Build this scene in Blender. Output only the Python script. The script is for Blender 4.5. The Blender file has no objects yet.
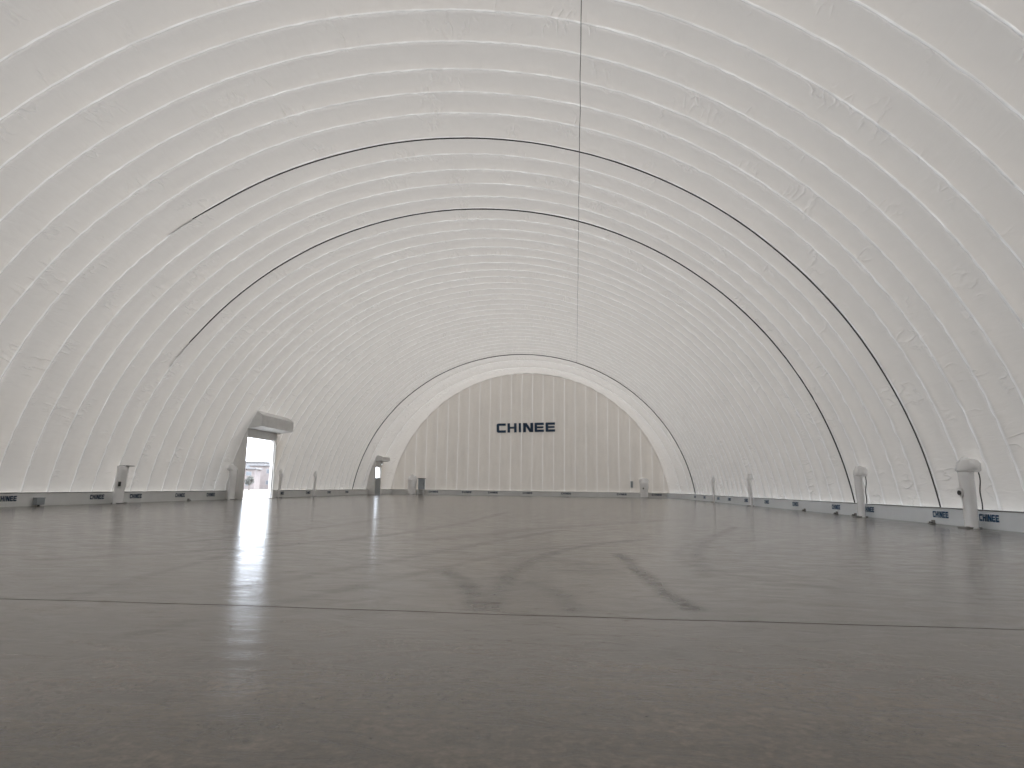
import bpy, bmesh, math, random
from mathutils import Vector, Matrix, noise
import numpy as np

random.seed(7)
sc = bpy.context.scene
COL = sc.collection
PI = math.pi

# ------------------------------------------------------------------ helpers
def link(o):
    COL.objects.link(o)
    return o

def mesh_obj(name, verts, faces, mats, parent=None, smooth=False, midx=None):
    me = bpy.data.meshes.new(name)
    me.from_pydata([tuple(map(float, v)) for v in verts], [], faces)
    for m in (mats if isinstance(mats, (list, tuple)) else [mats]):
        me.materials.append(m)
    if midx is not None:
        me.polygons.foreach_set('material_index', midx)
    if smooth:
        me.polygons.foreach_set('use_smooth', [True] * len(me.polygons))
    me.update()
    o = bpy.data.objects.new(name, me)
    link(o)
    if parent:
        o.parent = parent
    return o

def bm_obj(name, bm, mats, parent=None, smooth=False):
    me = bpy.data.meshes.new(name)
    bmesh.ops.recalc_face_normals(bm, faces=bm.faces)
    bm.to_mesh(me)
    bm.free()
    for m in (mats if isinstance(mats, (list, tuple)) else [mats]):
        me.materials.append(m)
    if smooth:
        me.polygons.foreach_set('use_smooth', [True] * len(me.polygons))
    o = bpy.data.objects.new(name, me)
    link(o)
    if parent:
        o.parent = parent
    return o

def empty(name, loc=(0, 0, 0), rz=0):
    o = bpy.data.objects.new(name, None)
    o.empty_display_size = 0.2
    o.location = loc
    o.rotation_euler = (0, 0, rz)
    return link(o)

def tag(o, label=None, cat=None, group=None, kind=None):
    if label: o['label'] = label
    if cat: o['category'] = cat
    if group: o['group'] = group
    if kind: o['kind'] = kind
    return o

def copy_tree(o, parent=None):
    c = o.copy()
    link(c)
    c.parent = parent
    for ch in list(o.children):
        copy_tree(ch, c)
    return c

def add_box(bm, x0, x1, y0, y1, z0, z1, bevel=0.0, mi=0):
    r = bmesh.ops.create_cube(bm, size=1.0)
    M = Matrix.Translation(((x0 + x1) / 2, (y0 + y1) / 2, (z0 + z1) / 2)) @ Matrix.Diagonal((abs(x1 - x0), abs(y1 - y0), abs(z1 - z0), 1))
    bmesh.ops.transform(bm, matrix=M, verts=r['verts'])
    if bevel > 0:
        es = list({e for v in r['verts'] for e in v.link_edges})
        bmesh.ops.bevel(bm, geom=es, offset=bevel, segments=2, affect='EDGES', profile=0.5)
    return r

def loft(bm, rings, cap=True):
    """rings: list of lists of points, closed round"""
    vs = [[bm.verts.new(p) for p in r] for r in rings]
    n = len(vs[0])
    for a, b in zip(vs[:-1], vs[1:]):
        for i in range(n):
            bm.faces.new((a[i], a[(i + 1) % n], b[(i + 1) % n], b[i]))
    if cap:
        bm.faces.new(list(reversed(vs[0])))
        bm.faces.new(vs[-1])
    return vs

def add_tube(bm, pts, rad, seg=10):
    pts = [Vector(p) for p in pts]
    rings = []
    for i, p in enumerate(pts):
        t = (pts[min(i + 1, len(pts) - 1)] - pts[max(i - 1, 0)]).normalized()
        up = Vector((0, 0, 1)) if abs(t.z) < 0.9 else Vector((0, 1, 0))
        a = t.cross(up).normalized()
        b = t.cross(a).normalized()
        r = rad[i] if isinstance(rad, (list, tuple)) else rad
        rings.append([p + a * r * math.cos(k * 2 * PI / seg) + b * r * math.sin(k * 2 * PI / seg) for k in range(seg)])
    loft(bm, rings)

# ------------------------------------------------------------------ materials
def new_mat(name):
    m = bpy.data.materials.new(name)
    m.use_nodes = True
    nt = m.node_tree
    for n in list(nt.nodes):
        nt.nodes.remove(n)
    out = nt.nodes.new('ShaderNodeOutputMaterial')
    return m, nt, out

def N(nt, t, **kw):
    n = nt.nodes.new(t)
    for k, v in kw.items():
        if k in n.inputs:
            n.inputs[k].default_value = v
        else:
            setattr(n, k, v)
    return n

def simple_mat(name, col, rough=0.5, metal=0.0, var=0.06, scale=3.0, bump=0.0, spec=0.5):
    m, nt, out = new_mat(name)
    p = N(nt, 'ShaderNodeBsdfPrincipled')
    p.inputs['Roughness'].default_value = rough
    p.inputs['Metallic'].default_value = metal
    p.inputs['Specular IOR Level'].default_value = spec
    tc = N(nt, 'ShaderNodeTexCoord')
    no = N(nt, 'ShaderNodeTexNoise')
    no.inputs['Scale'].default_value = scale
    no.inputs['Detail'].default_value = 5
    mr = N(nt, 'ShaderNodeMapRange')
    mr.inputs['To Min'].default_value = 1 - var * 2
    mr.inputs['To Max'].default_value = 1 + var * 2
    mx = N(nt, 'ShaderNodeVectorMath', operation='SCALE')
    mx.inputs[0].default_value = col
    L = nt.links.new
    L(tc.outputs['Object'], no.inputs['Vector'])
    L(no.outputs['Fac'], mr.inputs['Value'])
    L(mr.outputs['Result'], mx.inputs['Scale'])
    L(mx.outputs[0], p.inputs['Base Color'])
    if bump > 0:
        b = N(nt, 'ShaderNodeBump')
        b.inputs['Strength'].default_value = bump
        b.inputs['Distance'].default_value = 0.02
        L(no.outputs['Fac'], b.inputs['Height'])
        L(b.outputs[0], p.inputs['Normal'])
    L(p.outputs[0], out.inputs[0])
    return m

def membrane_mat(name, col, trans_col, tfac, rough, uv=True, bump=0.5, crinkle=1.0, streak=False):
    """white coated fabric: glossy coat over a diffuse sheet that lets daylight through"""
    m, nt, out = new_mat(name)
    L = nt.links.new
    p = N(nt, 'ShaderNodeBsdfPrincipled')
    p.inputs['Roughness'].default_value = rough
    p.inputs['Specular IOR Level'].default_value = 0.5
    tr = N(nt, 'ShaderNodeBsdfTranslucent')
    tr.inputs['Color'].default_value = (*trans_col, 1)
    mix = N(nt, 'ShaderNodeMixShader')
    mix.inputs[0].default_value = tfac
    tc = N(nt, 'ShaderNodeTexCoord')
    src = tc.outputs['UV'] if uv else tc.outputs['Object']
    # large mottling of the cloth
    n1 = N(nt, 'ShaderNodeTexNoise')
    n1.inputs['Scale'].default_value = 0.35
    n1.inputs['Detail'].default_value = 6
    n1.inputs['Roughness'].default_value = 0.6
    mr = N(nt, 'ShaderNodeMapRange')
    mr.inputs['To Min'].default_value = 0.90
    mr.inputs['To Max'].default_value = 1.08
    sc_ = N(nt, 'ShaderNodeVectorMath', operation='SCALE')
    sc_.inputs[0].default_value = col
    L(src, n1.inputs['Vector'])
    L(n1.outputs['Fac'], mr.inputs['Value'])
    L(mr.outputs[0], sc_.inputs['Scale'])
    L(sc_.outputs[0], p.inputs['Base Color'])
    # fine creases across the panel (quick along the arch, slow along the hall)
    mp = N(nt, 'ShaderNodeMapping')
    mp.inputs['Scale'].default_value = (4.2, 0.9, 1.0) if uv else (3, 3, 0.7)
    n2 = N(nt, 'ShaderNodeTexNoise')
    n2.inputs['Scale'].default_value = 1.0
    n2.inputs['Detail'].default_value = 4
    n2.inputs['Roughness'].default_value = 0.55
    n2.inputs['Distortion'].default_value = 0.6
    L(src, mp.inputs['Vector']); L(mp.outputs[0], n2.inputs['Vector'])
    # sparse sharp wrinkles: ridged noise
    mp3 = N(nt, 'ShaderNodeMapping')
    mp3.inputs['Scale'].default_value = (1.5, 0.55, 1.0) if uv else (1.2, 1.2, 0.5)
    mp3.inputs['Rotation'].default_value = (0, 0, 0.35)
    n3 = N(nt, 'ShaderNodeTexNoise')
    n3.inputs['Scale'].default_value = 1.3
    n3.inputs['Detail'].default_value = 2
    L(src, mp3.inputs['Vector']); L(mp3.outputs[0], n3.inputs['Vector'])
    s1 = N(nt, 'ShaderNodeMath', operation='SUBTRACT'); s1.inputs[1].default_value = 0.5
    s2 = N(nt, 'ShaderNodeMath', operation='ABSOLUTE')
    s3 = N(nt, 'ShaderNodeMath', operation='MULTIPLY'); s3.inputs[1].default_value = -26.0
    s4 = N(nt, 'ShaderNodeMath', operation='EXPONENT')
    L(n3.outputs['Fac'], s1.inputs[0]); L(s1.outputs[0], s2.inputs[0]); L(s2.outputs[0], s3.inputs[0]); L(s3.outputs[0], s4.inputs[0])
    n4 = N(nt, 'ShaderNodeTexNoise'); n4.inputs['Scale'].default_value = 0.55; n4.inputs['Detail'].default_value = 1
    L(src, n4.inputs['Vector'])
    mk = N(nt, 'ShaderNodeMapRange'); mk.inputs['From Min'].default_value = 0.56; mk.inputs['From Max'].default_value = 0.68
    L(n4.outputs['Fac'], mk.inputs['Value'])
    s5 = N(nt, 'ShaderNodeMath', operation='MULTIPLY')
    L(s4.outputs[0], s5.inputs[0]); L(mk.outputs[0], s5.inputs[1])
    s6 = N(nt, 'ShaderNodeMath', operation='MULTIPLY'); s6.inputs[1].default_value = crinkle
    L(s5.outputs[0], s6.inputs[0])
    s7 = N(nt, 'ShaderNodeMath', operation='ADD')
    L(n2.outputs['Fac'], s7.inputs[0]); L(s6.outputs[0], s7.inputs[1])
    b = N(nt, 'ShaderNodeBump')
    b.inputs['Strength'].default_value = bump
    b.inputs['Distance'].default_value = 0.03
    L(s7.outputs[0], b.inputs['Height'])
    L(b.outputs[0], p.inputs['Normal'])
    if streak:
        mp5 = N(nt, 'ShaderNodeMapping'); mp5.inputs['Scale'].default_value = (1.6, 0.25, 1)
        n5 = N(nt, 'ShaderNodeTexNoise'); n5.inputs['Scale'].default_value = 1.0; n5.inputs['Detail'].default_value = 5; n5.inputs['Roughness'].default_value = 0.75
        L(src, mp5.inputs['Vector']); L(mp5.outputs[0], n5.inputs['Vector'])
        m5 = N(nt, 'ShaderNodeMapRange')
        for k_, v_ in zip(('From Min', 'From Max', 'To Min', 'To Max'), (0.36, 0.68, tfac * 0.75, tfac * 1.45)): m5.inputs[k_].default_value = v_
        L(n5.outputs['Fac'], m5.inputs['Value']); L(m5.outputs[0], mix.inputs[0])
    L(p.outputs[0], mix.inputs[1])
    L(tr.outputs[0], mix.inputs[2])
    L(mix.outputs[0], out.inputs[0])
    return m

M_VAULT = membrane_mat('white_coated_membrane', (0.74, 0.715, 0.675), (1.0, 0.92, 0.83), 0.05, 0.27, bump=0.9, crinkle=1.9)
M_SEAM = membrane_mat('welded_seam_strip', (0.84, 0.82, 0.79), (1.0, 0.96, 0.90), 0.066, 0.16, bump=0.6, streak=True)
M_ENDWALL = membrane_mat('end_wall_membrane', (0.72, 0.69, 0.645), (1.0, 0.91, 0.81), 0.028, 0.42, uv=False, bump=0.25, crinkle=0.5)
M_ENDSEAM = membrane_mat('end_wall_seam', (0.78, 0.76, 0.72), (1.0, 0.98, 0.95), 0.062, 0.35, uv=False, bump=0.3)
M_DUCT = membrane_mat('duct_fabric', (0.95, 0.95, 0.95), (0.95, 0.95, 0.95), 0.03, 0.14, uv=False, bump=0.6)
M_CURBR = simple_mat('daylit_curb_sheet', (0.86, 0.90, 0.93), 0.42, var=0.03, scale=1.2, bump=0.25)  # right kerb: cool daylight from the left put into a paler, bluer sheet
M_CURB = simple_mat('curb_sheet', (0.76, 0.77, 0.76), 0.42, var=0.05, scale=1.2, bump=0.25)
M_RAIL = simple_mat('clamping_rail', (0.24, 0.24, 0.235), 0.5, var=0.1, scale=8)
M_ROPE = simple_mat('dark_cord', (0.07, 0.068, 0.065), 0.75, var=0.1)
M_CABLE = simple_mat('grey_joint_cord', (0.12, 0.118, 0.11), 0.7, var=0.1)
M_BLUE = simple_mat('blue_print', (0.018, 0.085, 0.19), 0.45, var=0.1)
M_NAVY = simple_mat('navy_print', (0.006, 0.035, 0.085), 0.45, var=0.08)
M_CHEEK = simple_mat('pale_cheek_sheet', (0.80, 0.79, 0.77), 0.4, var=0.04)
M_GREY = simple_mat('grey_sheet_metal', (0.76, 0.76, 0.75), 0.42, var=0.06, scale=2, bump=0.1)
M_LIGHTGREY = simple_mat('light_painted_metal', (0.66, 0.66, 0.65), 0.4, var=0.04, scale=2)
M_DARK = simple_mat('dark_fitting', (0.05, 0.05, 0.05), 0.55, var=0.1)
M_WHITE = simple_mat('white_plastic', (0.80, 0.80, 0.79), 0.3, var=0.03)
M_CAB = simple_mat('blue_grey_cabinet', (0.33, 0.36, 0.38), 0.4, var=0.05)
M_GROUND = simple_mat('pale_dry_ground', (0.13, 0.115, 0.10), 0.9, var=0.2, scale=0.6, bump=0.3)
M_BRICK = simple_mat('faded_brick', (0.22, 0.19, 0.18), 0.9, var=0.12, scale=1.5)
M_PLASTER = simple_mat('pale_plaster', (0.23, 0.225, 0.225), 0.9, var=0.08, scale=1.0)
M_ROOFT = simple_mat('dull_roofing', (0.18, 0.175, 0.175), 0.8, var=0.1)
M_GLASS = simple_mat('dark_pane', (0.14, 0.15, 0.16), 0.15, var=0.05)
M_LEAF = simple_mat('dusty_foliage', (0.15, 0.15, 0.135), 0.9, var=0.25, scale=2)
M_BARK = simple_mat('grey_bark', (0.20, 0.17, 0.15), 0.9, var=0.2, scale=4)

def concrete_mat():
    m, nt, out = new_mat('polished_concrete')
    L = nt.links.new
    p = N(nt, 'ShaderNodeBsdfPrincipled')
    tc = N(nt, 'ShaderNodeTexCoord')
    obj = tc.outputs['Object']
    def noise_(scale, detail=6, rough=0.6, vec=obj, dist=0.0):
        n = N(nt, 'ShaderNodeTexNoise')
        n.inputs['Scale'].default_value = scale
        n.inputs['Detail'].default_value = detail
        n.inputs['Roughness'].default_value = rough
        n.inputs['Distortion'].default_value = dist
        L(vec, n.inputs['Vector'])
        return n.outputs['Fac']
    def rng(v, a, b, c, d):
        n = N(nt, 'ShaderNodeMapRange')
        for k, x in zip(('From Min', 'From Max', 'To Min', 'To Max'), (a, b, c, d)):
            n.inputs[k].default_value = x
        L(v, n.inputs['Value'])
        return n.outputs[0]
    def mul(a, b):
        n = N(nt, 'ShaderNodeMath', operation='MULTIPLY')
        L(a, n.inputs[0])
        if isinstance(b, float): n.inputs[1].default_value = b
        else: L(b, n.inputs[1])
        return n.outputs[0]
    mp = N(nt, 'ShaderNodeMapping'); mp.inputs['Rotation'].default_value = (0, 0, 0.25); mp.inputs['Scale'].default_value = (0.7, 1.5, 1)
    L(obj, mp.inputs['Vector'])
    big = noise_(0.45, 5, 0.6, mp.outputs[0], 0.5)
    med = noise_(2.6, 8, 0.68, mp.outputs[0], 0.8)
    fine = noise_(16.0, 5, 0.7)
    f = mul(mul(rng(big, 0.3, 0.7, 0.88, 1.12), rng(med, 0.3, 0.7, 0.62, 1.36)), rng(fine, 0.32, 0.68, 0.68, 1.30))
    at = N(nt, 'ShaderNodeAttribute'); at.attribute_name = 'stain'
    st = mul(at.outputs['Fac'], rng(med, 0.3, 0.7, 0.7, 1.25))
    f = mul(f, rng(st, 0.0, 1.0, 1.0, 0.50))
    hue = N(nt, 'ShaderNodeMix', data_type='RGBA')
    hue.inputs['A'].default_value = (0.092, 0.078, 0.060, 1)
    hue.inputs['B'].default_value = (0.112, 0.090, 0.068, 1)
    L(rng(big, 0.35, 0.65, 0, 1), hue.inputs['Factor'])
    s = N(nt, 'ShaderNodeVectorMath', operation='SCALE')
    L(hue.outputs['Result'], s.inputs[0]); L(f, s.inputs['Scale'])
    L(s.outputs[0], p.inputs['Base Color'])
    r = rng(med, 0.3, 0.7, 0.09, 0.25)
    ra = N(nt, 'ShaderNodeMath', operation='ADD'); L(r, ra.inputs[0]); L(mul(at.outputs['Fac'], 0.12), ra.inputs[1])
    L(ra.outputs[0], p.inputs['Roughness'])
    p.inputs['Specular IOR Level'].default_value = 0.5
    p.inputs['Coat Weight'].default_value = 0.08
    p.inputs['Coat Roughness'].default_value = 0.30
    b = N(nt, 'ShaderNodeBump'); b.inputs['Strength'].default_value = 0.30; b.inputs['Distance'].default_value = 0.012
    L(med, b.inputs['Height'])
    b2 = N(nt, 'ShaderNodeBump'); b2.inputs['Strength'].default_value = 0.10; b2.inputs['Distance'].default_value = 0.03
    L(big, b2.inputs['Height']); L(b2.outputs[0], b.inputs['Normal'])
    L(b.outputs[0], p.inputs['Normal'])
    L(p.outputs[0], out.inputs[0])
    return m
M_FLOOR = concrete_mat()

# ------------------------------------------------------------------ hall geometry (metres)
A0, B0, ZC = 20.0, 19.0, -2.22       # half width, rise and centre height of the arch
Y_FRONT, Y_END = -16.0, 87.3
ZCURB = 0.64
XCURB = 19.62

def smooth01(t):
    t = max(0.0, min(1.0, t)); return t * t * (3 - 2 * t)

def arch_ab(y):
    if y < 80: return A0, B0
    t = (y - 80) / (Y_END - 80)
    s = 1 - math.sqrt(max(0, 1 - t * t))
    s = 0.45 * s + 0.55 * t
    return A0 - 0.97 * s, B0 + 0.05 * s

def vault_x(z, y=40):
    a, b = arch_ab(y)
    return a * math.sqrt(1 - ((z - ZC) / b) ** 2)

# seams along the hall
seams = [33.6 - 7.4, 33.6]
s_list = []
y = 26.2
near = [1.9, 1.45, 1.42, 1.5, 1.5, 1.3, 1.5]
for d in near:
    y -= d; s_list.append(y)
while y > Y_FRONT + 1.5:
    y -= 1.48; s_list.append(y)
s_list[-1] = Y_FRONT
s_list = s_list[::-1]
s_list += [26.2 + 1.48 * k for k in range(0, 33)]
s_list[-1] = 73.6
s_list += [77.2, 82.0, Y_END]
NA = 420
DOORS = [(17.2, 21.9, 4.62, 5.25), (45.62, 50.3, 4.62, 5.25), (79.55, 81.85, 3.45, 4.25)]   # y0, y1, top of opening, top of the portal

def build_vault():
    ys = []      # (y, inward offset factor, amplitude, is_strip)
    for i in range(len(s_list) - 1):
        ya, yb = s_list[i], s_list[i + 1]
        w = yb - ya
        amp = -0.17 * min(1.3, w / 1.48) * random.uniform(0.85, 1.1)
        if ya > 73: amp = -0.22
        ys.append((ya, 0.055, 0.0, 1))
        ys.append((ya + 0.035, 0.012, 0.0, 0))
        n = 9 if w < 2.5 else 16
        for k in range(1, n):
            s = k / n
            prof = (1 - abs(2 * s - 1) ** 2.0)
            ys.append((ya + 0.035 + (w - 0.07) * s, 0.0, amp * prof ** 0.8, 0, min(s, 1 - s) * w))
        ys.append((yb - 0.035, 0.012, 0.0, 1))
    ys.append((Y_END, 0.0, 0.0, 0))
    verts, faces, uvs, mi = [], [], [], []
    for row in ys:
        yy, off, amp, st = row[:4]
        sd = row[4] if len(row) > 4 else 0.02
        pk = 0.020 * math.exp(-sd / 0.28)
        a, b = arch_ab(yy)
        t0 = math.asin((ZCURB - 0.09 - ZC) / b)
        for j in range(NA + 1):
            t = t0 + (PI - 2 * t0) * j / NA
            arc = j / NA
            edge = min(j, NA - j) / 17.0
            fade = 0.35 + 0.65 * min(1, edge)
            wob = 1 + 0.30 * noise.noise(Vector((arc * 22, yy * 0.5, 3.1)))
            big = 0.05 * noise.noise(Vector((arc * 9, yy * 0.16, 9.7)))
            sm = off * (1 + 0.9 * noise.noise(Vector((arc * 150, yy * 0.7, 1.3))))
            if edge < 1: big *= edge
            big += pk * noise.noise(Vector((arc * 130, yy * 1.3, 5.0))) + 0.006 * noise.noise(Vector((arc * 170, yy * 4, 8.0)))
            d = amp * wob * fade + big + sm
            nx, nz = math.cos(t) / a, math.sin(t) / b
            l = math.hypot(nx, nz)
            verts.append((a * math.cos(t) - d * nx / l, yy, ZC + b * math.sin(t) - d * nz / l))
            uvs.append((arc * 52.0, yy))
    W = NA + 1
    for i in range(len(ys) - 1):
        yc = (ys[i][0] + ys[i + 1][0]) / 2
        for j in range(NA):
            vid = (i * W + j, i * W + j + 1, (i + 1) * W + j + 1, (i + 1) * W + j)
            zc = verts[vid[0]][2]; xc = verts[vid[0]][0]
            cut = False
            if xc < 0:
                for (d0, d1, zt, zp) in DOORS:
                    xr = -vault_x(zp + 0.02) - 0.38
                    if d1 <= yc < d1 + 2.65 and zc < zp and xc < xr + (-19.98 - xr) * (yc - d1) / 2.65 + 0.02:
                        cut = True
                    if d0 + 0.0 < yc < d1 - 0.0 and zc < zp - 0.25:
                        cut = True
            if cut: continue
            faces.append(vid)
            mi.append(1 if ys[i][3] else 0)
    o = mesh_obj('ceiling', verts, faces, [M_VAULT, M_SEAM], smooth=True, midx=mi)
    uvl = o.data.uv_layers.new(name='UVMap')
    li = np.empty(len(o.data.loops), dtype=np.int32)
    o.data.loops.foreach_get('vertex_index', li)
    uvl.data.foreach_set('uv', np.array(uvs, dtype=np.float32)[li].ravel())
    tag(o, 'white inflated membrane vault of ribbed arched panels over the whole hall', 'ceiling', kind='structure')
    return o
vault = build_vault()

# dark lacing cords on three arches and the long ridge cord
def arch_cord(yy, rad, name, label, mat, t_lo=0.0, t_hi=1.0):
    bm = bmesh.new()
    a, b = arch_ab(yy)
    t0 = math.asin((ZCURB + 0.02 - ZC) / b)
    pts = []
    n = 150
    for j in range(n + 1):
        u = t_lo + (t_hi - t_lo) * j / n
        t = t0 + (PI - 2 * t0) * u
        d = 0.085 + 0.010 * noise.noise(Vector((u * 30, yy, 0)))
        if t_hi < 1: d -= 0.10 * smooth01((u - (t_hi - 0.05)) / 0.05)
        nx, nz = math.cos(t) / a, math.sin(t) / b
        l = math.hypot(nx, nz)
        pts.append((a * math.cos(t) - d * nx / l, yy + 0.02 * noise.noise(Vector((u * 16, 5, yy))), ZC + b * math.sin(t) - d * nz / l))
    add_tube(bm, pts, rad, 6)
    o = bm_obj(name, bm, mat, smooth=True)
    return tag(o, label, 'trim', kind='structure')
arch_cord(26.2, 0.030, 'trim_1', 'dark lacing cord along the nearest arched joint of the vault', M_ROPE, 0.0, 0.745)
arch_cord(33.6, 0.036, 'trim_2', 'dark lacing cord along the second arched joint of the vault', M_ROPE, 0.0, 0.86)
arch_cord(73.6, 0.055, 'trim_3', 'dark lacing cord on the arch just before the end wall', M_CABLE)
bm = bmesh.new()
pts = []
for k in range(0, 220):
    yy = -15.8 + k * (73.4 + 15.8) / 219
    xr = 5.58 + 0.0129 * yy + 0.03 * noise.noise(Vector((yy * 0.5, 0, 0)))
    zr = ZC + B0 * math.sqrt(1 - (xr / A0) ** 2)
    pts.append((xr, yy, zr - 0.10 - 0.02 * noise.noise(Vector((yy, 2, 0)))))
add_tube(bm, pts, 0.013, 6)
tag(bm_obj('trim_4', bm, M_CABLE, smooth=True), 'thin dark cord running lengthwise under the crown of the vault', 'trim', kind='structure')

# ------------------------------------------------------------------ end walls
def build_endwall(name, yw, sgn, label, gate=None):
    """sgn -1: bulges toward -y (far end)"""
    a, b = (A0 - 0.97, B0 + 0.05) if sgn < 0 else (A0, B0)
    a += 0.12; b += 0.12
    verts, faces, mi = [], [], []
    pitch = 1.47
    xs = []
    k0 = int(math.ceil(a / pitch))
    x = -k0 * pitch + 0.6 - 1.47
    while x < a + pitch:
        xs.append((x - 0.03, 0.015, 1)); xs.append((x + 0.03, 0.015, 0))
        for i in range(1, 8):
            s = i / 8
            xs.append((x + 0.03 + (pitch - 0.06) * s, 0.11 * (1 - abs(2 * s - 1) ** 2), 0))
        x += pitch
    xs = [q for q in xs if abs(q[0]) < a - 0.02]
    NZ = 26
    for (x, d, st) in xs:
        zt = ZC + b * math.sqrt(max(0, 1 - (x / a) ** 2))
        zb = 0.55
        for k in range(NZ + 1):
            s = k / NZ
            z = zb + (max(zt, zb + 0.01) - zb) * s
            dd = d * (0.45 + 0.55 * min(1, s * 8)) * (1 + 0.25 * noise.noise(Vector((x, z * 0.6, 0))))
            verts.append((x, yw + sgn * dd, z))
    W = NZ + 1
    for i in range(len(xs) - 1):
        for k in range(NZ):
            vid = (i * W + k, i * W + k + 1, (i + 1) * W + k + 1, (i + 1) * W + k)
            if gate:
                xc = (verts[vid[0]][0] + verts[vid[2]][0]) / 2; zc = (verts[vid[0]][2] + verts[vid[2]][2]) / 2
                if gate[0] < xc < gate[1] and zc < gate[2]: continue
            faces.append(vid); mi.append(xs[i][2])
    o = mesh_obj(name, verts, faces, [M_ENDWALL, M_ENDSEAM], smooth=True, midx=mi)
    return tag(o, label, 'wall', kind='structure')
build_endwall('wall_back', Y_END - 0.02, -1, 'far end wall of upright pale membrane panels under the arch')
build_endwall('wall_front', Y_FRONT + 0.02, 1, 'near end wall of upright pale membrane panels')

# ------------------------------------------------------------------ floor with saw-cut joint and tyre marks
YJ = 6.30
STROKES = [
 ([(3.56, 9.25), (3.86, 8.83), (4.14, 8.08), (4.33, 7.32), (4.49, 6.52)], 0.13, 0.75),
 ([(4.63, 6.54), (4.57, 7.5), (4.57, 8.96), (4.74, 10.75), (5.36, 12.96), (6.08, 14.39), (7.08, 15.59)], 0.13, 0.7),
 ([(6.3, 12.2), (6.38, 10.95), (6.41, 9.92), (6.49, 8.05), (6.64, 6.86)], 0.11, 0.9),
 ([(4.96, 8.34), (5.19, 7.83), (5.36, 7.24), (5.46, 6.57)], 0.12, 0.6),
 ([(10.83, 21.77), (9.22, 17.42), (8.01, 13.57), (7.54, 11.18), (7.34, 9.48)], 0.13, 0.5),
 ([(5.3, 11.05), (5.6, 10.6), (5.78, 9.91), (6.05, 9.51), (5.5, 9.6)], 0.28, 0.45),
 ([(1.9, 4.9), (2.61, 6.9), (3.03, 8.08), (3.59, 9.84), (4.32, 11.95), (4.84, 12.84), (6.2, 14.9)], 0.11, 0.42),
 ([(1.6, 7.4), (2.15, 9.09), (2.66, 10.46), (3.37, 13.37), (5.2, 18.5)], 0.16, 0.38),
 ([(0.25, 6.4), (0.17, 6.95), (-0.06, 8.15), (-0.23, 9.86), (-0.9, 13)], 0.10, 0.35),
 ([(5.81, 5.24), (6.19, 5.0), (6.49, 4.51), (6.61, 4.27)], 0.022, 0.55),
 ([(7.13, 5.6), (7.34, 5.53), (7.53, 5.69)], 0.03, 0.5),
 ([(8.6, 8.6), (7.6, 9.6), (7.2, 11.8), (8.3, 15.5), (10.5, 20.5)], 0.12, 0.3),
 ([(2.4, 14.5), (4.8, 19.5), (9.5, 26.0)], 0.3, 0.35),
 ([(-2.5, 9.5), (0.4, 13.2), (1.9, 19.0), (2.5, 30)], 0.18, 0.35),
 ([(-5.0, 8.0), (-1.6, 13.5), (-1.3, 24.0)], 0.16, 0.3),
]
def build_floor():
    def axis(dense0, dense1, step, lo, hi, coarse):
        v = list(np.arange(lo, dense0, coarse)) + list(np.arange(dense0, dense1, step)) + list(np.arange(dense1, hi, coarse)) + [hi]
        return v
    xs = axis(-2.6, 11.5, 0.055, -19.9, 19.9, 1.0)
    ya = [Y_FRONT, -10, -4, 0, 2, 3.5] + list(np.arange(4.0, YJ - 0.05, 0.06)) + [YJ - 0.012]
    yb = [YJ + 0.012] + list(np.arange(YJ + 0.06, 16, 0.07)) + list(np.arange(16, 30, 0.2)) + list(np.arange(30, 87.4, 2.0)) + [87.6]
    def joint(x): return 0.012 * noise.noise(Vector((x * 0.35, 0, 0)))
    ys = ya + [YJ - 0.0115, YJ + 0.0115] + yb
    zz = [0.0] * len(ya) + [-0.03, -0.03] + [0.0] * len(yb)
    X, Y = np.meshgrid(np.array(xs), np.array(ys))
    Z = np.repeat(np.array(zz)[:, None], len(xs), 1)
    S = np.zeros_like(X)
    rs = np.random.RandomState(3)
    wob = 0.02 * np.sin(X * 9 + Y * 3) + 0.02 * np.sin(Y * 11 - X * 5)
    for pts, w, a in STROKES:
        D = np.full_like(X, 1e9)
        # smooth the polyline
        P = [Vector(p) for p in pts]
        for _ in range(2):
            Q = [P[0]]
            for p, q in zip(P[:-1], P[1:]): Q += [p.lerp(q, .25), p.lerp(q, .75)]
            Q.append(P[-1]); P = Q
        for p, q in zip(P[:-1], P[1:]):
            dx, dy = q.x - p.x, q.y - p.y
            l2 = dx * dx + dy * dy + 1e-9
            t = np.clip(((X - p.x) * dx + (Y - p.y) * dy) / l2, 0, 1)
            D = np.minimum(D, np.hypot(X - p.x - t * dx, Y - p.y - t * dy))
        D = D + wob
        S = np.maximum(S, a * np.clip(1.35 - D / w * 0.85, 0, 1))
    # dirty edges along the saw cut
    jd = np.abs(Y - YJ)
    S = np.maximum(S, np.where(Z < 0, 1.0, 0.55 * np.exp(-jd / 0.02)))
    Yw = Y + np.where(np.abs(Y - YJ) < 0.02, 0.02 * np.sin(X * 0.9) + 0.008 * np.sin(X * 3.7), 0.0)
    V = np.stack([X, Yw, Z], -1).reshape(-1, 3)
    nx = len(xs)
    f = []
    for i in range(len(ys) - 1):
        b = i * nx
        f += [(b + j, b + j + 1, b + nx + j + 1, b + nx + j) for j in range(nx - 1)]
    o = mesh_obj('floor', V.tolist(), f, M_FLOOR)
    at = o.data.attributes.new('stain', 'FLOAT', 'POINT')
    at.data.foreach_set('value', S.ravel().astype(np.float32))
    return tag(o, 'polished grey-brown concrete floor with a saw-cut joint and curved tyre marks', 'floor', kind='structure')
build_floor()

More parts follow.
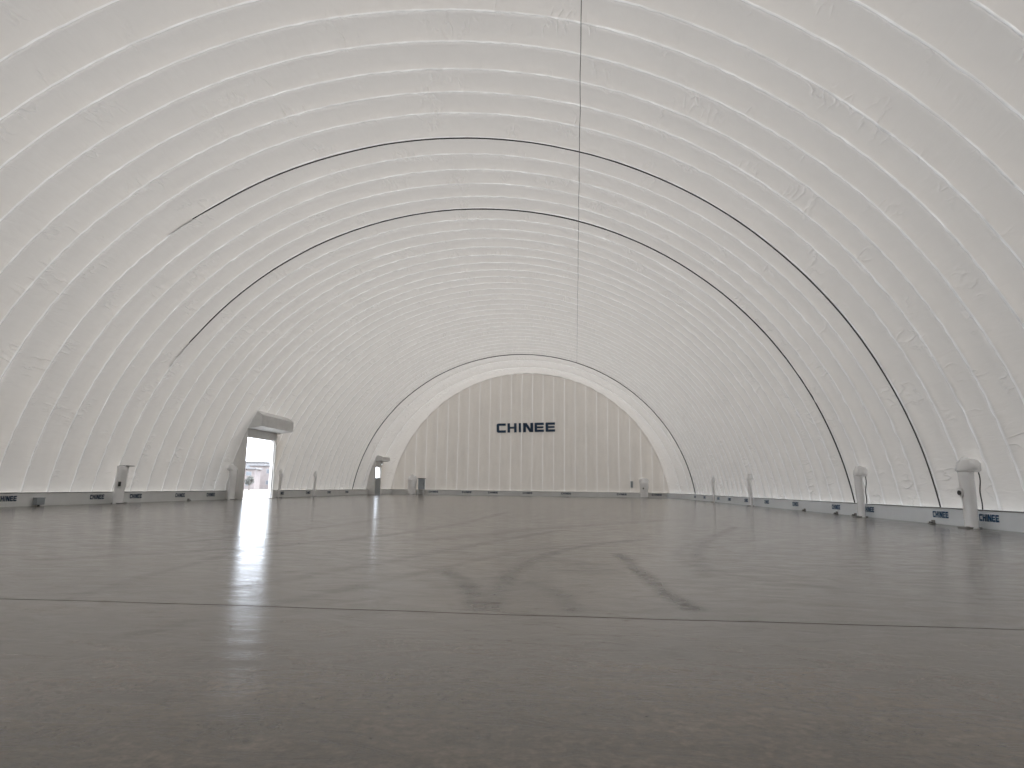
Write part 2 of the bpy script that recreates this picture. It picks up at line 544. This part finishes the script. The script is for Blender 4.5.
# ------------------------------------------------------------------ kerbs (baseboards)
def curb(name, x_sign, label):
    segs = []
    breaks = [d for D in DOORS for d in (D[0], D[1])] if x_sign < 0 else []
    runs = []
    y0 = Y_FRONT
    if x_sign < 0:
        for (a, b, _, _) in DOORS:
            runs.append((y0, a - 0.02)); y0 = b + 2.2
    runs.append((y0, Y_END + 0.1))
    bm = bmesh.new()
    br = bmesh.new()
    for (p, q) in runs:
        n = max(2, int((q - p) / 1.2))
        rings, rr = [], []
        for k in range(n + 1):
            yy = p + (q - p) * k / n
            a, b = arch_ab(yy)
            xi = XCURB - (A0 - a) - 0.012 * noise.noise(Vector((yy * 0.8, x_sign, 0)))
            xo = xi + 0.75
            prof = [(xi, 0.0), (xi - 0.005, 0.05), (xi, ZCURB - 0.05), (xi + 0.03, ZCURB), (xo, ZCURB), (xo, 0.0)]
            rings.append([(x_sign * x, yy, z) for x, z in prof])
            zt = ZCURB - 0.02 + 0.012 * noise.noise(Vector((yy * 0.6, 4, x_sign)))
            rr.append((x_sign * (xi - 0.012), yy, zt))
        loft(bm, rings)
        add_tube(br, rr, 0.021, 6)
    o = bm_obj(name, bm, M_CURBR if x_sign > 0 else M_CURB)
    tag(o, label, 'baseboard', kind='structure')
    bm_obj('clamping_rail', br, M_RAIL, parent=o, smooth=True)
    return o
curb_l = curb('baseboard_left', -1, 'low pale kerb with blue printed lettering along the left foot of the vault')
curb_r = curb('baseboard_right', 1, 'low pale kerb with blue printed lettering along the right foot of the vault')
bm = bmesh.new()
n = 30
rings = []
YB = Y_END - 0.32
for k in range(n + 1):
    x = -18.62 + 37.24 * k / n
    yi = YB + 0.01 * noise.noise(Vector((x, 7, 0)))
    rings.append([(x, yi, 0), (x, yi, ZCURB - 0.04), (x, yi + 0.03, ZCURB), (x, Y_END + 0.3, ZCURB), (x, Y_END + 0.3, 0)])
loft(bm, rings)
curb_b = tag(bm_obj('baseboard_back', bm, M_CURB), 'low pale kerb with small dark lettering along the foot of the far end wall', 'baseboard', kind='structure')
bm = bmesh.new()
add_tube(bm, [(-18.6, YB - 0.01, ZCURB - 0.02), (0, YB - 0.01, ZCURB - 0.01), (18.6, YB - 0.01, ZCURB - 0.02)], 0.025, 6)
bm_obj('clamping_rail', bm, M_RAIL, parent=curb_b, smooth=True)

# ------------------------------------------------------------------ lettering (wide technical capitals)
def letter_polys(ch):
    """convex pieces in a 1 x 1 box"""
    w = 0.28; v = 0.25
    if ch == 'H': return [[(0, 0), (w, 0), (w, 1), (0, 1)], [(1 - w, 0), (1, 0), (1, 1), (1 - w, 1)], [(w, .41), (1 - w, .41), (1 - w, .61), (w, .61)]]
    if ch == 'I': return [[(0, 0), (1, 0), (1, 1), (0, 1)]]
    if ch == 'N': return [[(0, 0), (w, 0), (w, 1), (0, 1)], [(1 - w, 0), (1, 0), (1, 1), (1 - w, 1)], [(w * .2, 1), (1 - w * 1.3, 0), (1 - w * .2, 0), (w * 1.3, 1)]]
    if ch == 'E': return [[(0, 0.06), (.05, 0), (w, 0), (w, 1), (.05, 1), (0, .94)], [(w, 0), (1, 0), (1, v), (w, v)], [(w, 1 - v), (1, 1 - v), (1, 1), (w, 1)], [(w, .41), (.95, .41), (.95, .60), (w, .60)]]
    if ch == 'C': return [[(0, .16), (w, .26), (w, .74), (0, .84)],
                          [(0, .16), (.05, .05), (.16, 0), (.34, v), (w, .26)], [(.16, 0), (1, 0), (1, v), (.34, v)],
                          [(0, .84), (w, .74), (.34, 1 - v), (.16, 1), (.05, .95)], [(.34, 1 - v), (1, 1 - v), (1, 1), (.16, 1)]]
WORD = [('C', 0.0, .157), ('H', .187, .343), ('I', .381, .418), ('N', .455, .627), ('E', .650, .810), ('E', .838, 1.0)]
def add_letter(bm, ch, x0, x1, W, Hh, depth, shear=0.0):
    for poly in letter_polys(ch):
        pts = [((x0 + (x1 - x0) * u) * W + shear * v * Hh, v * Hh) for u, v in poly]
        f = [bm.verts.new((x, 0, z)) for x, z in pts]
        b = [bm.verts.new((x, depth, z)) for x, z in pts]
        bm.faces.new(f); bm.faces.new(list(reversed(b)))
        k = len(f)
        for i in range(k):
            bm.faces.new((f[i], b[i], b[(i + 1) % k], f[(i + 1) % k]))

# big sign on the end wall: one thing, a letter per part
sign = empty('wall_lettering', (-4.29, Y_END - 0.26, 8.52))
sign.rotation_euler = (0, -math.radians(1.5), 0)
tag(sign, 'large navy blue capital lettering high on the far end wall', 'lettering')
for ch, a, b in WORD:
    bm = bmesh.new()
    add_letter(bm, ch, a, b, 8.05, 1.27, 0.10)
    bm_obj('letter', bm, M_NAVY, parent=sign)

def curb_word(parent, loc, rz, W=1.02, Hh=0.24, mat=None):
    bm = bmesh.new()
    for ch, a, b in WORD:
        add_letter(bm, ch, a, b, W, Hh, 0.006)
    o = bm_obj('printed_lettering', bm, mat or M_BLUE, parent=parent)
    o.location = loc
    o.rotation_euler = (0, 0, rz)
    return o
# on the right kerb the writing reads left to right towards the camera (−y); on the left kerb away from it
first = None
for yc in (23.26, 26.1, 31.97, 35.7, 41.8, 47.6, 52.9, 58.2, 62.4, 68.5, 73.5):
    p = (XCURB - 0.022, yc + 0.51, 0.25)
    if first is None:
        first = curb_word(curb_r, p, -PI / 2)
    else:
        c = first.copy(); link(c); c.location = p
firstl = None
for yc in (26.85, 32.4, 35.5, 39.8, 43.4, 54.6, 60.5, 66.0, 71.5):
    p = (-XCURB + 0.022, yc - 0.51, 0.25)
    if firstl is None:
        firstl = curb_word(curb_l, p, PI / 2, mat=M_NAVY)
    else:
        c = firstl.copy(); link(c); c.location = p
for xc in (-12.9, -8.3, -4.7, 0.0, 5.2, 12.6, 17.2):
    curb_word(curb_b, (xc - 0.6, YB - 0.02, 0.27), 0, W=1.3, Hh=0.24, mat=M_NAVY)

# ------------------------------------------------------------------ doors in the left side
def build_door(idx, y0, y1, ztop, zport, hood_y0, hood_y1, z_hood_top, lip_x, lip_z, label, half=0):
    xp = -vault_x(zport + 0.02)          # portal face plane drops straight from the vault
    xo = -20.75
    root = empty('door_%d' % idx, (xp, (y0 + y1) / 2, 0))
    tag(root, label, 'door', kind='structure')
    O = Vector(root.location)
    def put(bm, name, mat, smooth=False):
        bmesh.ops.translate(bm, verts=bm.verts, vec=-O)
        return bm_obj(name, bm, mat, parent=root, smooth=smooth)
    # jambs: upright sheets that close the wedge between the portal face and the leaning vault
    xr = xp - 0.38
    bm = bmesh.new(); add_box(bm, xo, xp, y0 - 0.14, y0, 0, zport, 0.01); put(bm, 'jamb', M_CHEEK)
    bm = bmesh.new(); add_box(bm, xr, xp, y1, y1 + 0.14, 0, zport, 0.01); put(bm, 'jamb', M_CHEEK)
    # splayed wing from the far jamb back to the kerb
    bm = bmesh.new()
    loft(bm, [[(xr, y1 + 0.05, z), (xr, y1 + 0.13, z), (-19.95, y1 + 2.75, z), (-20.0, y1 + 2.68, z)] for z in (0, zport + 0.1)])
    put(bm, 'wing', M_CHEEK)
    bm = bmesh.new()
    add_box(bm, xr, xp - 0.004, y0, y1, ztop, zport, 0.008)
    put(bm, 'lintel', M_GREY)
    # sloping hood over the roller
    bm = bmesh.new()
    xt = -vault_x(z_hood_top) - 0.10
    prof = [(xt, z_hood_top), (lip_x, z_hood_top - 0.3 * (z_hood_top - lip_z)), (lip_x, lip_z), (xp - 0.15, zport - 0.02), (xp - 0.45, zport + 0.1)]
    rings = [[(x, yy, z) for x, z in prof] for yy in (hood_y0, hood_y1)]
    loft(bm, rings)
    bmesh.ops.bevel(bm, geom=[e for e in bm.edges], offset=0.015, segments=1, affect='EDGES')
    put(bm, 'hood', M_GREY)
    # guide rails either side of the opening
    for yy in (y0 + 0.05, y1 - 0.05):
        bm = bmesh.new()
        add_box(bm, xp - 0.28, xp - 0.10, yy - 0.05, yy + 0.05, 0, ztop, 0.01)
        put(bm, 'guide_rail', M_LIGHTGREY)
    bm = bmesh.new()
    add_box(bm, xo, xp, y0, y1, 0.0, 0.03, 0.006)
    put(bm, 'threshold', M_LIGHTGREY)
    if half:
        bm = bmesh.new()
        add_box(bm, xp - 0.09, xp - 0.03, y0, y1, 0.03, half, 0.008)
        for k in range(1, 5):
            z = half * k / 5
            add_box(bm, xp - 0.035, xp - 0.015, y0 + 0.03, y1 - 0.03, z - 0.02, z + 0.02)
        put(bm, 'lower_panel', M_CAB)
    return root
build_door(3, DOORS[0][0], DOORS[0][1], DOORS[0][2], DOORS[0][3], 17.05, 22.4, 6.62, -17.28, 5.42,  # unseen doorway, added as the assumed source of daylight from the left
           'open vehicle doorway added out of view in the left side of the vault, nearest the viewpoint')
build_door(1, DOORS[1][0], DOORS[1][1], DOORS[1][2], DOORS[1][3], 45.45, 50.95, 6.62, -17.28, 5.42,
           'tall open vehicle doorway with grey hood in the left side of the vault')
build_door(2, DOORS[2][0], DOORS[2][1], DOORS[2][2], DOORS[2][3], 79.5, 83.0, 4.95, -18.0, 4.28,
           'small distant doorway with grey hood and closed lower panel near the far end wall', half=2.1)

# ------------------------------------------------------------------ air ducts
def make_duct(h=2.0, r=0.42, lean=0.25, dome=True, port=True, rope=True, domer=0.62):
    """local frame: wall behind at +x, stands on the floor at origin"""
    root = empty('air_duct')
    bm = bmesh.new()
    rings = []
    nseg = 20
    zs = [0, 0.05, 0.3, 0.6, 0.68, 0.9, 1.2, 1.5, 1.75, h]
    for i, z in enumerate(zs):
        k = z / h
        cx = 0.0 + lean * smooth01((z - 0.5) / 1.6)
        rr = r * (0.90 + 0.14 * k) * (1.08 if z < 0.02 else 1) * (0.93 if abs(z - 0.68) < 0.02 else 1)
        rings.append([(cx + rr * 0.62 * math.cos(t) * (1 + 0.05 * math.sin(3 * t + z * 3)), rr * math.sin(t) * (1 + 0.04 * math.sin(5 * t + z * 7)), z)
                      for t in [2 * PI * q / nseg for q in range(nseg)]])
    loft(bm, rings)
    bm_obj('tube', bm, M_DUCT, parent=root, smooth=True)
    if dome:
        bm = bmesh.new()
        bmesh.ops.create_uvsphere(bm, u_segments=22, v_segments=12, radius=1.0)
        for v in bm.verts:
            z = v.co.z
            wr = 1 + 0.06 * math.sin(v.co.y * 9) + 0.22 * noise.noise(v.co * 2.1 + Vector((h, r * 9, 0)))
            zz = z * 0.42 if z > 0 else z * 0.10
            v.co = Vector((lean + v.co.x * 0.62 * domer * wr + 0.10, v.co.y * domer * wr, h + zz * wr))
        bm_obj('hood', bm, M_DUCT, parent=root, smooth=True)
        bm = bmesh.new()
        pts = [(lean + 0.10 + 0.60 * domer * math.cos(t), 0.98 * domer * math.sin(t), h - 0.045) for t in [PI * 0.55 + 0.9 * PI * q / 12 for q in range(13)]]
        add_tube(bm, pts, 0.022, 6)
        bm_obj('hood_rim', bm, M_GREY, parent=root, smooth=True)
    if port:
        bm = bmesh.new()
        M = Matrix.Translation((-0.02 - r * 0.55, r * 0.25, 1.22)) @ Matrix.Rotation(PI / 2, 4, 'Y')
        bmesh.ops.create_cone(bm, segments=18, radius1=0.17, radius2=0.15, depth=0.10, cap_ends=True, matrix=M)
        p = bm_obj('port', bm, M_WHITE, parent=root, smooth=False)
        bm = bmesh.new()
        M = Matrix.Translation((-0.08 - r * 0.55, r * 0.25, 1.20)) @ Matrix.Rotation(PI / 2, 4, 'Y')
        bmesh.ops.create_cone(bm, segments=16, radius1=0.085, radius2=0.07, depth=0.06, cap_ends=True, matrix=M)
        bm_obj('valve', bm, M_DARK, parent=p)
    bm = bmesh.new()
    add_box(bm, -0.34, 0.2, -r * 0.8, r * 0.8, 0.0, 0.05, 0.015)
    add_box(bm, -0.30, -0.22, -r * 0.9, -r * 0.5, 0.0, 0.07, 0.01)
    bm_obj('foot_clamp', bm, M_RAIL, parent=root)
    if rope:
        bm = bmesh.new()
        pts = []
        for k in range(14):
            s = k / 13
            z = h - 0.1 - (h - 0.1 - 0.66) * s
            pts.append((lean + 0.16 + 0.02 * math.sin(s * 9) - 0.16 * (1 - smooth01((z - 0.4) / 1.6)) + 0.04 * 0, -domer * 0.9 - 0.25 * s, z))
        add_tube(bm, pts, 0.022, 6)
        bm_obj('tie_cord', bm, M_ROPE, parent=root, smooth=True)
    return root

def place(o, x, y, rz=0.0, s=(1, 1, 1)):
    o.location = (x, y, 0); o.rotation_euler = (0, 0, rz); o.scale = s
G = 'white fabric air ducts along the side kerbs'
d = make_duct(2.0, 0.31, -0.04, domer=0.50)
XD = 19.20
place(d, XD + 0.03, 23.6)
tag(d, 'white fabric air duct with hood and round port, nearest on the right side', 'duct', G)
d2 = make_duct(2.0, 0.26, -0.04, port=False, domer=0.42)
place(d2, XD + 0.06, 31.95)
tag(d2, 'white fabric air duct beside the second dark arch cord on the right', 'duct', G)
d3 = make_duct(2.0, 0.24, -0.10, rope=False, port=False, domer=0.30)
place(d3, XD, 50.1)
tag(d3, 'slim white air duct halfway down the right side', 'duct', G)
d4 = copy_tree(d3); place(d4, XD, 62.4, 0, (0.9, 0.75, 1))
tag(d4, 'smallest white air duct, farthest along the right side', 'duct', G)
d5 = make_duct(2.05, 0.36, -0.10, dome=False, port=False, rope=False)
bm = bmesh.new()
add_box(bm, -0.40, 0.10, -0.52, 0.10, 2.03, 2.08, 0.02)
bm_obj('top_flap', bm, M_RAIL, parent=d5)
bm = bmesh.new(); add_tube(bm, [(-0.20, 0.30, 0.95), (-0.22, 0.32, 1.18)], 0.07, 8)
bm_obj('valve', bm, M_DARK, parent=d5, smooth=True)
place(d5, -19.1, 33.35, PI)
tag(d5, 'white flat-topped air duct standing nearest on the left side', 'duct', G)
d6 = make_duct(2.15, 0.38, -0.05, rope=False, port=False, domer=0.48)
place(d6, -18.85, 44.75, PI)
tag(d6, 'white air duct standing just in front of the tall doorway', 'duct', G)
d7 = copy_tree(d3); place(d7, -XD, 53.3, PI, (0.8, 0.6, 1))
tag(d7, 'slim white air duct just beyond the tall doorway', 'duct', G)
d8 = copy_tree(d3); place(d8, -XD, 60.9, PI, (0.8, 0.6, 1))
tag(d8, 'faint small air duct farther down the left side, beyond the tall doorway', 'duct', G)
d9 = make_duct(2.15, 0.55, 0.0, rope=False, port=True, domer=0.65)
place(d9, 15.55, Y_END - 0.75, PI / 2)
tag(d9, 'white hooded duct at the right foot of the far end wall', 'duct')
d10 = make_duct(2.2, 0.60, 0.0, rope=False, port=False, domer=0.55)
place(d10, -15.75, Y_END - 0.75, PI / 2)
tag(d10, 'white hooded duct at the left foot of the far end wall', 'duct')

# control cabinet beside the duct on the far wall
cab = empty('control_cabinet', (-14.45, YB - 0.36, 0))
bm = bmesh.new(); add_box(bm, -0.42, 0.42, -0.28, 0.28, 0.70, 2.12, 0.02); bm_obj('body', bm, M_CAB, parent=cab)
dr = None
bm = bmesh.new(); add_box(bm, -0.36, 0.36, -0.31, -0.28, 0.78, 2.05, 0.008); dr = bm_obj('door', bm, M_CAB, parent=cab)
bm = bmesh.new(); add_box(bm, 0.26, 0.30, -0.345, -0.31, 1.3, 1.5, 0.005); bm_obj('handle', bm, M_DARK, parent=dr)
bm = bmesh.new(); add_box(bm, -0.50, 0.50, -0.36, 0.32, 2.12, 2.18, 0.01); bm_obj('rain_cap', bm, M_DARK, parent=cab)
for x in (-0.36, 0.36):
    bm = bmesh.new(); add_box(bm, x - 0.04, x + 0.04, -0.24, 0.24, 0, 0.70, 0.005); bm_obj('leg', bm, M_GREY, parent=cab)
tag(cab, 'blue-grey control cabinet on legs at the far wall, left corner', 'cabinet')

bm = bmesh.new(); add_box(bm, -0.16, 0.16, -0.06, 0.06, 0.0, 0.85, 0.015); add_box(bm, -0.1, 0.1, -0.08, -0.06, 0.2, 0.6, 0.004)
o = bm_obj('switch_box', bm, M_CAB); o.location = (14.0, Y_END - 0.20, 1.3)
tag(o, 'narrow grey switch box on the far end wall beside the right duct', 'switch box')

# small ground items along the kerbs
bm = bmesh.new(); add_box(bm, -0.10, 0.10, -0.24, 0.24, 0.0, 0.30, 0.02); add_box(bm, -0.11, 0.11, -0.26, 0.26, 0.30, 0.335, 0.008)
o = bm_obj('junction_box', bm, M_CAB); o.location = (-XCURB + 0.13, 28.5, 0.06)
bm = bmesh.new(); add_tube(bm, [(0.0, 0, -0.06), (0.0, 0, 0.02)], 0.05, 8); bm_obj('conduit', bm, M_DARK, parent=o)
tag(o, 'small grey box fixed low on the left kerb between printed words', 'junction box')

def anchor():
    root = empty('anchor_bracket')
    bm = bmesh.new(); add_box(bm, -0.11, 0.06, -0.13, 0.13, 0.0, 0.03, 0.006); add_box(bm, 0.02, 0.06, -0.10, 0.10, 0.03, 0.14, 0.006)
    bm_obj('plate', bm, M_RAIL, parent=root)
    for s in (-1, 1):
        bm = bmesh.new(); bmesh.ops.create_cone(bm, segments=6, radius1=0.032, radius2=0.032, depth=0.05, cap_ends=True, matrix=Matrix.Translation((-0.05, s * 0.07, 0.055)))
        bm_obj('bolt', bm, M_DARK, parent=root)
    return root
proto = anchor()
spots = [(1, 35.6, 'dark anchor bracket at the foot of the right kerb, left of the second arch cord'),
         (1, 33.4, 'dark anchor bracket under the second arch cord, right kerb'),
         (1, 26.6, 'dark anchor bracket under the nearest arch cord, right kerb'),
         (1, 40.2, 'dark anchor bracket on the right kerb, farthest of its row'),
         (-1, 40.7, 'dark anchor bracket at the foot of the left kerb before the tall doorway')]
for i, (s, yy, lab) in enumerate(spots):
    o = proto if i == 0 else copy_tree(proto)
    place(o, s * (XCURB - 0.075), yy, 0 if s > 0 else PI)
    tag(o, lab, 'bracket', 'anchor brackets at the kerb foot')

# ------------------------------------------------------------------ outside, seen through the doorways
bm = bmesh.new()
for (x0, x1, y0, y1) in ((-260, -20.4, -80, 400), (20.4, 120, -80, 400), (-20.4, 20.4, -80, Y_FRONT), (-20.4, 20.4, 87.7, 400)):
    vs = [bm.verts.new(p) for p in ((x0, y0, -0.02), (x1, y0, -0.02), (x1, y1, -0.02), (x0, y1, -0.02))]
    bm.faces.new(vs)
o = bm_obj('ground', bm, M_GROUND)
tag(o, 'pale dry ground outside the hall', 'ground', kind='structure')

def building(cx, cy, w, dpt, h, rz, wall, label, floors=2, cols=4):
    root = empty('building', (cx, cy, 0), rz)
    bm = bmesh.new(); add_box(bm, -w / 2, w / 2, -dpt / 2, dpt / 2, 0, h); bm_obj('wall', bm, wall, parent=root)
    bm = bmesh.new(); add_box(bm, -w / 2 - 0.3, w / 2 + 0.3, -dpt / 2 - 0.3, dpt / 2 + 0.3, h, h + 0.35, 0.05); bm_obj('roof', bm, M_ROOFT, parent=root)
    fh = h / floors
    for f in range(floors):
        for c in range(cols):
            x = -w / 2 + w * (c + 0.5) / cols
            z = f * fh + fh * 0.35
            bm = bmesh.new(); add_box(bm, x - 0.55, x + 0.55, -dpt / 2 - 0.06, -dpt / 2 + 0.02, z, z + fh * 0.42, 0.01)
            wn = bm_obj('window', bm, M_PLASTER, parent=root)
            bm = bmesh.new(); add_box(bm, x - 0.45, x + 0.45, -dpt / 2 - 0.075, -dpt / 2 - 0.055, z + 0.1, z + fh * 0.42 - 0.1)
            bm_obj('pane', bm, M_GLASS, parent=wn)
    return tag(root, label, 'building')
# line of sight through the tall doorway runs roughly along (-0.458, 0.889)
building(-63.5, 128, 9, 7, 4.0, 0.3, M_BRICK, 'low faded brick building seen through the tall doorway, left part', 2, 4)
building(-77, 160, 10, 8, 6.4, 0.2, M_PLASTER, 'pale plastered building beyond the brick one, through the tall doorway', 2, 4)
building(-62.5, 142, 8, 7, 5.0, 0.35, M_BRICK, 'faded brick building with flat roof, right part of the tall doorway view', 2, 3)
building(-70, 205, 12, 10, 11.0, 0.3, M_PLASTER, 'tallest pale block farthest away through the tall doorway', 4, 5)

def bush(cx, cy, h, label, seed):
    rnd = random.Random(seed)
    root = empty('tree', (cx, cy, 0))
    bm = bmesh.new()
    add_tube(bm, [(0, 0, 0), (0.05, 0, h * 0.4), (0.1, 0.05, h * 0.75)], [0.14, 0.10, 0.05], 7)
    for k in range(7):
        a = rnd.uniform(0, 2 * PI); z = h * rnd.uniform(0.3, 0.6)
        add_tube(bm, [(0.04, 0, z), (math.cos(a) * h * 0.16, math.sin(a) * h * 0.16, z + h * 0.18), (math.cos(a) * h * 0.24, math.sin(a) * h * 0.24, z + h * 0.36)], [0.05, 0.03, 0.012], 5)
    bm_obj('trunk', bm, M_BARK, parent=root)
    bm = bmesh.new()
    for k in range(420):
        u = Vector((rnd.gauss(0, 1), rnd.gauss(0, 1), rnd.gauss(0, 1))).normalized() * (rnd.random() ** 0.4)
        c = Vector((u.x * h * 0.30, u.y * h * 0.30, h * 0.68 + u.z * h * 0.32))
        s = rnd.uniform(0.10, 0.22)
        a1 = Vector((rnd.gauss(0, 1), rnd.gauss(0, 1), rnd.gauss(0, 1))).normalized() * s
        a2 = Vector((rnd.gauss(0, 1), rnd.gauss(0, 1), rnd.gauss(0, 1))).normalized() * s
        bm.faces.new([bm.verts.new(c), bm.verts.new(c + a1), bm.verts.new(c + a1 + a2), bm.verts.new(c + a2)])
    bm_obj('foliage', bm, M_LEAF, parent=root)
    return tag(root, label, 'tree')
bush(-47.5, 99, 3.4, 'small dusty tree seen low through the tall doorway, left', 4)
bush(-46.6, 101.5, 2.4, 'short dusty shrub-like tree seen low through the tall doorway, right', 9)

# ------------------------------------------------------------------ daylight
w = bpy.data.worlds.new('World'); sc.world = w
w.use_nodes = True
nt = w.node_tree
for n_ in list(nt.nodes): nt.nodes.remove(n_)
out = nt.nodes.new('ShaderNodeOutputWorld')
bg = nt.nodes.new('ShaderNodeBackground')
sky = nt.nodes.new('ShaderNodeTexSky')
sky.sky_type = 'HOSEK_WILKIE'
sky.turbidity = 6.0
sky.ground_albedo = 0.4
sky.sun_direction = Vector((-0.5, -0.55, 0.67)).normalized()
mixw = nt.nodes.new('ShaderNodeMix'); mixw.data_type = 'RGBA'
mixw.inputs['Factor'].default_value = 0.85
mixw.inputs['B'].default_value = (0.86, 0.94, 1.06, 1)
nt.links.new(sky.outputs[0], mixw.inputs['A'])
nt.links.new(mixw.outputs['Result'], bg.inputs['Color'])
bg.inputs['Strength'].default_value = 7.4
nt.links.new(bg.outputs[0], out.inputs[0])
sl = bpy.data.lights.new('sun', 'SUN'); sl.energy = 8.0; sl.angle = math.radians(12); sl.color = (1.0, 0.93, 0.84)
so = bpy.data.objects.new('sun', sl); link(so)
so.rotation_euler = Vector((0.10, -0.70, -0.69)).to_track_quat('-Z', 'Y').to_euler()

# ------------------------------------------------------------------ camera
F = 635.209
fw = Vector((-0.08613554, 0.98340793, 0.15965432))
rt = Vector((0.99628335, 0.08508595, 0.01341152))
up = Vector((0.00039535, -0.16021615, 0.98708188))
cd = bpy.data.cameras.new('camera')
cd.sensor_fit = 'HORIZONTAL'; cd.sensor_width = 36.0
cd.lens = F * 36.0 / 1024.0
cd.clip_start = 0.05; cd.clip_end = 1000
co = bpy.data.objects.new('camera', cd); link(co)
R = Matrix((rt, up, -fw)).transposed().to_4x4()
co.matrix_world = Matrix.Translation((5.36325, 0.0, 1.2)) @ R
sc.camera = co

sc.view_settings.view_transform = 'Standard'
sc.view_settings.look = 'None'
sc.view_settings.gamma = 1.0
sc.view_settings.use_curve_mapping = False
sc.view_settings.exposure = 0.0
sc.cycles.max_bounces = 14
sc.cycles.diffuse_bounces = 12
sc.cycles.glossy_bounces = 6
sc.cycles.transmission_bounces = 12
sc.cycles.use_denoising = True
